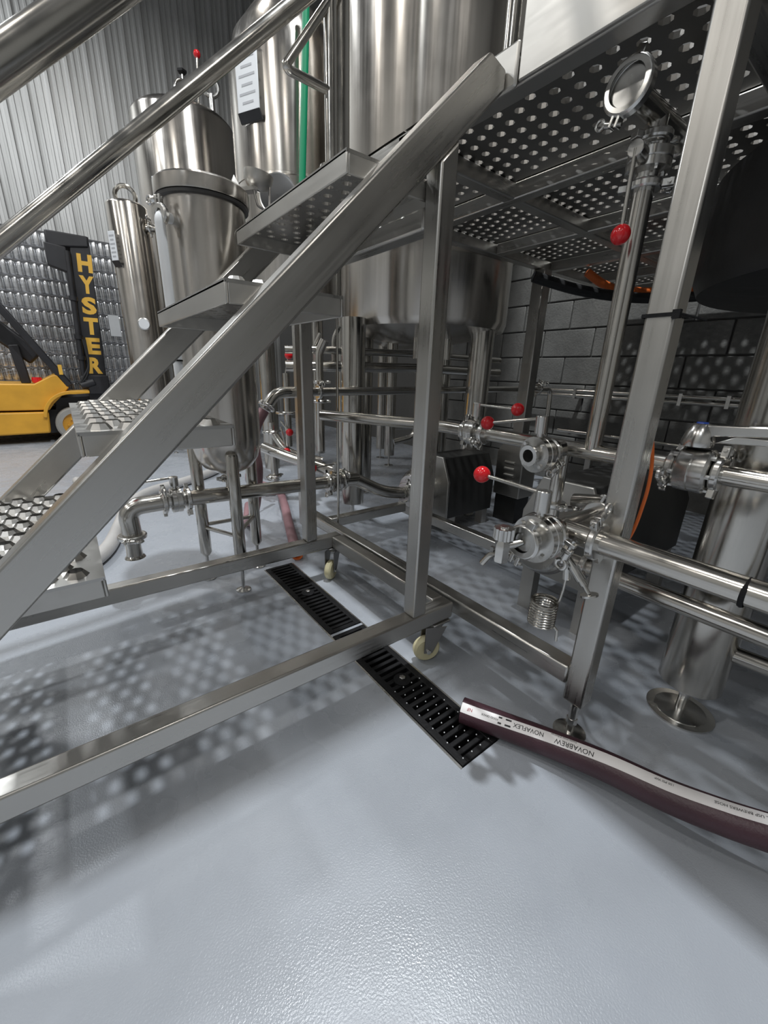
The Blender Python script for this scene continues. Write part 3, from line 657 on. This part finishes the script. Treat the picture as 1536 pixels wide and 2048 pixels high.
t4 = tank('serving_tank', 'narrow tall stainless tank between the forklift mast and the hop vessel', (.83, 5.54), .19, .62, 2.52, [(.70, 5.45), (.96, 5.45), (.83, 5.7)], .03, dish=.06, dome=.06)
side_plate(t4, (.83, 5.54), .19, R(212), 2.0, 2.26, .09)
MB().tube(rnd([(.97, 5.42, 2.35), (1.06, 5.36, 2.35), (1.06, 5.36, .35)], .07), .035, 16).build('side_pipe', 'steel_tube', t4); clamp(t4, (1.0, 5.40, 2.35), (.8, -.5, 0), .036, (0, 0, 1), k=1.4)
MB().lathe([(.06, 0), (.06, .03), (.05, .034)], (.80, 5.33, 1.42), (-.2, -1, 0), 24).build('pressure_gauge', 'steel_cast', t4); MB().lathe([(.05, 0), (.05, .004)], (.793, 5.295, 1.42), (-.2, -1, 0), 24).build('gauge_dial', 'paper', t4)
MB().torus((.83, 5.54, 2.62), (.3, 1, 0), .09, .022, a0=0, a1=math.pi*2).build('lifting_ring', 'steel_tube', t4)
t6 = tank('whirlpool_tank', 'stainless tank half hidden behind the kettle under the platform', (3.05, 3.70), .42, 1.35, 4.8, [(2.823, 3.60), (3.3, 3.5), (3.0, 4.0)], .058, top=False)
MB().tube([(2.823, 3.60, .42), (3.3, 3.5, .42)], .02).build('leg_brace', 'steel_tube', t6)
t7 = tank('hot_liquor_tank', 'black insulated tank on a fat steel leg at the right edge', (2.08, -.02), .70, 1.30, 1.60, [(1.403, .226), (2.5, .45), (2.5, -.5), (1.5, -.4)], .082, mat='insulation', top=False, dish=.06)
MB().tube([(1.40, .17, .266), (1.46, -.33, .266)], .024, 16).build('leg_brace', 'steel_tube', t7)
MB().lathe([(.092, 0), (.092, .006)], (1.403, .226, 0), n=40).build('foot_disc', 'steel_cast', t7)

# ------------------------------------------------------------------ piping under the kettle
kp = thing('kettle_pipework', (1.9, 2.7, .9), 'curved stainless pipes and drop tubes hanging below the kettle', 'pipe')
for z, r in ((1.035, .036), (1.14, .026)):
    MB().tube(rnd([(1.22, 2.72, z-.01), (1.45, 2.62, z), (2.3, 2.58, z+.01), (3.2, 2.5, z)], .12), r, 16).build('tube', 'steel_tube', kp)
for x, y, z0, z1, r in ((1.56, 2.66, 1.03, 1.30, .016), (1.42, 2.62, .45, 1.2, .03), (1.46, 2.75, 1.0, 1.25, .014), (2.28, 2.58, 1.14, 1.36, .016)):
    MB().tube(rnd([(x, y, z0), (x, y, z1-.08), (x+.03, y-.03, z1)], .03), r, 12).build('drop_tube', 'steel_tube', kp)
MB().tube(rnd([(2.32, 2.60, 1.14), (2.32, 2.60, .50), (2.15, 2.68, .45)], .08), .026, 14).build('drop_tube', 'steel_tube', kp)
for p in ((1.42, 2.62, .93), (1.42, 2.62, .80)): clamp(kp, p, (0, 0, 1), .03, (1, -.3, 0), k=1.2)
bp_ = thing('back_pipe', (2.0, 2.15, .86), 'long level stainless pipe passing in front of the kettle leg', 'pipe')
MB().tube([(1.03, 2.15, .887), (3.35, 2.15, .912)], .024, 18).build('tube', 'steel_tube', bp_)
MB().tube(rnd([(1.05, 2.15, .887), (.90, 2.15, .885), (.835, 2.15, .80)], .09), .030, 18).build('elbow', 'steel_tube', bp_)
clamp(bp_, (1.16, 2.15, .888), (1, 0, 0), .025, (0, -.2, 1)); clamp(bp_, (1.06, 2.15, .887), (1, 0, 0), .026, (0, -.2, 1)); clamp(bp_, (.845, 2.15, .815), (.55, 0, .8), .03, (-.6, -.3, -.4)); clamp(bp_, (3.33, 2.15, .912), (1, 0, 0), .025, (0, -.3, 1), k=1.4)
h5 = MB().tube(bez([(.83, 2.15, .795), (.775, 2.15, .70), (.765, 2.15, .58), (.775, 2.16, .46), (.79, 2.3, .2), (.82, 2.55, .035), (.95, 2.9, .035)], 40), .028, 16).build('hanging_hose', 'hose_pink')
tag(h5, 'translucent pink hose hanging from the elbow beside the far stair post', 'hose')
wp = thing('wall_pipe', (3.78, 1.4, .84), 'pair of thin stainless pipes fixed along the block wall', 'pipe')
for z in (.896, .855): MB().tube([(3.79, 2.6, z), (3.79, .3, z)], .017, 12).build('tube', 'steel_tube', wp)
MB().tube(rnd([(3.35, 2.13, .91), (3.45, 2.10, .91), (3.45, 2.08, .45)], .08), .02, 12).build('drop_tube', 'steel_tube', wp)
for y in (2.05, 1.2, .9): MB().box(3.77, 3.93, y-.012, y+.012, .83, .92).build('pipe_bracket', 'steel_cast', wp)
lw = MB().tube(rnd([(3.85, 2.2, .52), (3.85, 1.0, .52)], .05), .016, 12).build('conduit', 'steel_tube'); tag(lw, 'low thin steel conduit on the block wall behind the valves', 'conduit')
rod = MB().cyl((1.075, 1.80, .20), (1.075, 1.80, 1.66), .0065, 10).build('drain_rod', 'steel_tube'); tag(rod, 'thin steel rod standing upright beside the kettle leg', 'rod')
# valve cluster left of the far stair post
vs2 = thing('valve_manifold', (1.25, 3.0, 0), 'vertical valve manifold with clamps and two small red knobs beside the far stair post', 'pipe')
MB().tube([(1.22, 3.02, .12), (1.22, 3.02, .62)], .03, 14).build('tube', 'steel_tube', vs2); MB().tube(rnd([(1.22, 3.02, .55), (1.28, 2.9, .40), (1.5, 2.75, .34)], .08), .032, 14).build('tube', 'steel_tube', vs2)
for p in ((1.22, 3.02, .55), (1.22, 3.02, .42), (1.22, 3.02, .20)): clamp(vs2, p, (0, 0, 1), .03, (-1, -.4, 0), k=1.4)
MB().tube([(1.30, 2.9, .45), (1.30, 2.9, .98)], .026, 14).build('tube', 'steel_tube', vs2); clamp(vs2, (1.30, 2.9, .70), (0, 0, 1), .027, (-1, 0, 0), k=1.5); clamp(vs2, (1.30, 2.9, .86), (0, 0, 1), .027, (-1, -.6, 0), k=1.5)
for (a, b2) in (((1.24, 2.9, .60), (1.26, 2.86, .42)), ((1.24, 2.9, .64), (1.29, 2.86, .56)), ((1.28, 2.86, .98), (1.30, 2.84, 1.10))):
    lv = MB().cyl(a, b2, .007, 8).build('lever', 'steel_tube', vs2); MB().ball(b2, .028, 16, 10).build('knob', 'red_plastic', lv)
bc = MB().tube(bez([(.88, 2.4, .95), (.86, 2.4, .75), (.80, 2.45, .55), (.90, 2.6, .3), (1.0, 2.75, .16), (1.1, 2.85, .1), (1.14, 2.9, .1)], 40), .006, 8).tube([(1.06, 2.82, .12), (1.16, 2.9, .09)], .016, 10).build('black_cable', 'black_rubber'); tag(bc, 'thin black cable drooping behind the hop vessel', 'cable')
gp = MB().tube([(2.16, 4.05, 4.6), (2.13, 4.05, 3.3), (2.05, 4.05, 2.2)], .045, 14).build('green_pipe', 'green_plastic') if False else None
gp = MB().tube([(1.66, 3.10, 3.6), (1.64, 3.12, 3.0), (1.58, 3.14, 2.0)], .024, 14).build('green_hose', 'green_plastic'); tag(gp, 'bright green hose hanging beside the tall tank', 'hose')

# ------------------------------------------------------------------ pumps
def pump(label, x, y, z0, w, hgt, L, hr, hx):
    p = thing('pump', (x, y, 0), label, 'pump', 'brewery pumps')
    zc = z0+hgt*.45
    sec = [(y-w/2, z0), (y+w/2, z0), (y+w/2, z0+hgt*.62), (y+w*.30, z0+hgt), (y-w*.30, z0+hgt), (y-w/2, z0+hgt*.62)]
    MB().prism([(x, a, b_) for a, b_ in sec], (.018, 0, 0)).build('end_plate', 'steel_sheet', p, bevel=.004)
    MB().prism([(x+.018, y+(a-y)*.985, z0+(b_-z0)*.985) for a, b_ in sec], (L, 0, 0)).build('motor_cover', 'pump_paint', p, bevel=.005)
    MB().lathe([(hr*.9, 0), (hr, .012), (hr, .035), (hr*1.12, .04), (hr*1.12, .06), (hr*.9, .066), (hr*.55, .07)], (hx, y, zc), (1, 0, 0), 40).lathe([(hr*.55, 0), (hr*.7, x-hx-.06)], (hx+.06, y, zc), (1, 0, 0), 32).build('pump_head', 'steel_cast', p)
    MB().lathe([(hr*.30, -.045), (hr*.30, .0)], (hx, y, zc), (1, 0, 0), 24).build('inlet', 'steel_tube', p)
    MB().torus((hx+.05, y, zc), (1, 0, 0), hr*1.12, .011, 40, 8).build('head_clamp', 'bracket_steel', p)
    for sx in (.05, L-.06):
        for sy in (-1, 1): MB().box(x+sx, x+sx+.05, y+sy*w*.38-.03, y+sy*w*.38+.03, .0, z0+.003).build('foot', 'steel_sheet', p)
    return p, zc
p1, zc = pump('pump with black motor cover behind the near stair post', 1.84, 1.885, .105, .32, .40, .44, .115, 1.655)
clamp(p1, (1.615, 1.885, zc), (1, 0, 0), .039, (0, -.5, 1), k=1.5)
p2, zc2 = pump('pump with black motor cover behind the nearest platform post, fed by a drop tube', 1.46, .76, .22, .34, .41, .85, .10, 1.30)
MB().cyl((1.25, .683, .54), (1.30, .72, .44), .024).build('discharge', 'steel_tube', p2)
lm = thing('louvred_motor', (2.45, 1.68, 0), 'stainless louvred motor housing standing between the two pumps', 'motor')
MB().prism([(2.40, 1.58, .19), (2.40, 1.80, .19), (2.40, 1.80, .50), (2.40, 1.75, .58), (2.40, 1.62, .58), (2.40, 1.58, .52)], (.165, 0, 0)).build('housing', 'steel_sheet', lm, bevel=.006)
for k in range(4): MB().tube([(2.396, 1.64, .30+.045*k), (2.396, 1.72, .30+.045*k)], .010, 10).build('louvre', 'steel_sheet', lm)
MB().box(2.41, 2.56, 1.60, 1.78, 0, .19).build('plinth', 'pump_paint', lm)
# dark cables under the platform
cb = MB().tube(bez([(2.3, 1.62, 1.56), (2.6, 1.45, 1.50), (3.0, 1.25, 1.49), (3.3, .9, 1.52), (3.5, .5, 1.60)], 30), .03, 10).build('cable_bundle', 'black_rubber'); tag(cb, 'thick black cable bundle sagging under the platform', 'cable')
ob = MB().tube(bez([(2.75, 1.55, 1.64), (2.85, 1.47, 1.57), (3.0, 1.38, 1.545), (3.25, 1.2, 1.56), (3.4, 1.0, 1.62)], 24), .025, 12).build('orange_hose', 'orange_rubber'); tag(ob, 'short orange hose looped under the platform panels', 'hose')
jb = MB().box(3.86, 3.93, 1.50, 1.58, 1.02, 1.14).cyl((3.85, 1.46, 1.0), (3.85, 1.46, 1.14), .012).build('junction_box', 'paper', bevel=.006); tag(jb, 'small white switch box on the block wall', 'switch box')

# ------------------------------------------------------------------ forklift
fk = thing('forklift', (-.6, 7.3, 0), 'yellow forklift truck with a black lettered mast parked by the cladding wall', 'forklift')
FY = 6.9
def fx(pts, y0, y1): return MB().prism([(x, y0, z) for x, z in pts], (0, y1-y0, 0))
fx([(-2.1, .42), (-.20, .42), (-.14, .50), (-.02, .62), (.05, .70), (-.03, .86), (-.10, .85), (-.30, .74), (-2.1, .74)], FY, FY+1.0).build('body', 'forklift_yellow', fk, bevel=.012)
fx([(-2.1, .10), (-.24, .13), (-.215, .40), (-2.1, .40)], FY-.02, FY+1.02).build('side_tank', 'forklift_yellow', fk, bevel=.02)
fx([(-2.1, .08), (.30, .12), (.30, .58), (-.10, .56), (-.14, .41), (-2.1, .41)], FY+.17, FY+.80).build('chassis', 'forklift_black', fk)
fend = []
for i in range(11):
    a = math.pi*(.97-.50*i/10); fend.append((.06+.34*math.cos(a), .30+.36*math.sin(a)))
fend += [(.26, .665), (.26, .63)]
for i in range(10, -1, -1):
    a = math.pi*(.97-.50*i/10); fend.append((.06+.30*math.cos(a), .30+.32*math.sin(a)))
fx(fend, FY-.06, FY+.25).build('fender', 'forklift_yellow', fk, bevel=.006)
for wy in (FY-.02, FY+.82):
    wl = MB().lathe([(.15, 0), (.205, 0), (.225, .02), (.225, .16), (.205, .18), (.15, .18)], (.05, wy, .225), (0, 1, 0), 40, caps=False).build('tyre', 'tyre', fk)
    MB().lathe([(.156, .0), (.15, .03), (.10, .045), (.05, .03), (.045, .0), (.001, -.005)], (.05, wy+.0, .225), (0, 1, 0), 32, caps=False).build('wheel_rim', 'forklift_yellow', wl)
    for k in range(6): MB().cyl((.05+.085*math.cos(k*1.047), wy-.006, .225+.085*math.sin(k*1.047)), (.05+.085*math.cos(k*1.047), wy+.04, .225+.085*math.sin(k*1.047)), .012, 6).build('wheel_nut', 'forklift_yellow', wl)
MB().lathe([(.14, 0), (.2, 0), (.215, .02), (.215, .2), (.2, .22), (.14, .22)], (-1.55, FY+.04, .215), (0, 1, 0), 32).build('tyre', 'tyre', fk)
# mast leaning slightly forwards
def mast(y0, y1, name='mast_channel'):
    return fx([(.22, .04), (.45, .04), (.565, 2.50), (.36, 2.50)], y0, y1).build(name, 'forklift_black', fk, bevel=.01)
mc = mast(FY+.05, FY+.13); mast(FY+.80, FY+.88)
fx([(.13, 2.32), (.55, 2.38), (.555, 2.50), (.13, 2.50)], FY+.03, FY+.9).build('mast_crosshead', 'forklift_black', fk, bevel=.015)
fx([(.10, 2.12), (.30, 2.06), (.31, 2.34), (.10, 2.36)], FY+.0, FY+.12).build('hose_pulley_guard', 'forklift_black', fk, bevel=.01)
MB().cyl((.235, FY+.02, .85), (.315, FY+.02, 2.3), .032).build('lift_cylinder', 'forklift_black', fk)
for z in (1.05, 1.30, 1.75): MB().cyl((.235+.055*(z-.85), FY+.02, z), (.238+.055*(z-.85), FY+.02, z+.05), .048).build('cylinder_collar', 'forklift_black', fk)
for k in range(2): MB().tube(bez([(.30+.02*k, FY-.03, 1.3), (.31, FY-.04, 1.0), (.26-.03*k, FY-.04, .84), (.17, FY-.02, .74)], 16), .012, 8).build('hydraulic_hose', 'black_rubber', fk)
MB().box(.26, .50, FY-.02, FY+.06, .62, .86).cyl((.18, FY+.0, .72), (.34, FY+.0, .78), .05).build('carriage', 'forklift_black', fk, bevel=.01)
vs, fs = None, None
zt = 2.30; ca = math.atan2(.105+.0, 2.46)
for ch in 'HYSTER':
    vs, fs = text_mesh(ch, .34, .016); mnx = min(v.x for v in vs); mxx = max(v.x for v in vs); mny = min(v.y for v in vs); mxy = max(v.y for v in vs)
    H_, W_ = .205, .155; pts = []
    for v in vs:
        lx = (v.x-mnx)/(mxx-mnx)*W_; lz = (v.y-mny)/(mxy-mny)*H_; z = zt-H_+lz
        xm = .425+.075*(z-1.5); pts.append((xm+lx-W_/2, FY+.0492, z))
    lt = MB().add(pts, fs).build('letter', 'letter_yellow', fk, smooth=False); zt -= .243
# overhead guard and driver's gear
MB().bar((.06, FY+.05, .72), (-.66, FY+.05, 1.98), .08, .10, up=(0, 1, 0)).build('guard_pillar', 'forklift_black', fk, bevel=.01)
MB().bar((.06, FY+.95, .72), (-.66, FY+.95, 1.98), .08, .10, up=(0, 1, 0)).build('guard_pillar', 'forklift_black', fk, bevel=.01)
MB().bar((-.72, FY+.4, 1.55), (-.22, FY+.4, 1.05), .22, .16, up=(0, 1, 0)).build('dashboard', 'forklift_black', fk, bevel=.03)
MB().bar((-.38, FY+.3, .74), (-.42, FY+.3, 1.2), .10, .08, up=(0, 1, 0)).build('steering_column', 'forklift_black', fk, bevel=.01)
MB().torus((-.62, FY+.4, 1.52), (-.75, 0, .66), .19, .018).build('steering_wheel', 'forklift_black', fk)
MB().lathe([(.05, 0), (.06, .03), (.05, .07)], (-.26, FY+.15, .75), n=12).build('fuel_cap', 'red_plastic', fk)
MB().box(-.02, .02, FY-.01, FY+.03, .86, .98).build('marker_lamp', 'letter_yellow', fk)
MB().box(-2.1, -1.1, FY+.1, FY+.9, .74, 1.15).build('seat_deck', 'forklift_black', fk, bevel=.03)

# ------------------------------------------------------------------ pallet of cans
pc = thing('can_pallet', (-.1, 8.25, 0), 'tall shrink-wrapped pallet of shiny empty cans behind the forklift', 'pallet')
CR, LH = .0412, .197; NX, NL = 23, 13; xa, yc = -.98, 8.06; z0 = .14
for i in range(3): MB().box(xa-.02, xa+NX*2*CR+.02, 8.0+i*.35, 8.1+i*.35, 0, .10).build('pallet_bearer', 'wood', pc)
MB().box(xa-.02, xa+NX*2*CR+.02, 8.0, 8.8, .10, .135).build('pallet_deck', 'wood', pc)
can = None; rest = MB()
cprof = [(.030, 0), (.039, .012), (CR-.0005, .022), (CR-.0005, LH-.040), (.036, LH-.016), (.033, LH-.008)]
for j in range(NL):
    z = z0+j*LH
    MB().box(xa-.018, xa+NX*2*CR+.018, yc-CR-.012, yc+CR*8, z-.006, z+.0).build('tier_sheet', 'tier_sheet', pc)
    for i in range(NX):
        x = xa+CR+i*2*CR; seen = j >= 1
        if seen:
            if can is None: can = MB().lathe(cprof, (x, yc, z), n=16).build('can', 'can_metal', pc); c0 = (x, z)
            else: copy_obj(can, pc, (x-c0[0], 0, z-c0[1]))
        else: rest.lathe(cprof, (x, yc, z), n=10)
        rest.lathe(cprof, (x, yc+2*CR, z), n=8)
tag(rest.build('inner_cans', 'can_metal', pc), None, None, kind='stuff')
MB().box(xa-.018, xa+NX*2*CR+.018, yc-CR-.012, yc+CR*8, z0+NL*LH-.006, z0+NL*LH).build('top_frame', 'tier_sheet', pc)
wv = []; wf = []; nx, nz = 24, 40
for j in range(nz+1):
    for i in range(nx+1):
        wv.append((xa-.02+(NX*2*CR+.04)*i/nx, yc-CR-.02-.008*random.random(), .10+(z0+NL*LH-.10)*j/nz))
for j in range(nz):
    for i in range(nx): wf.append((j*(nx+1)+i, j*(nx+1)+i+1, (j+1)*(nx+1)+i+1, (j+1)*(nx+1)+i))
MB().add(wv, wf).build('stretch_film', 'stretch_wrap', pc)
MB().box(.72, .86, yc-CR-.034, yc-CR-.030, 1.42, 1.72).build('shipping_label', 'paper', pc)
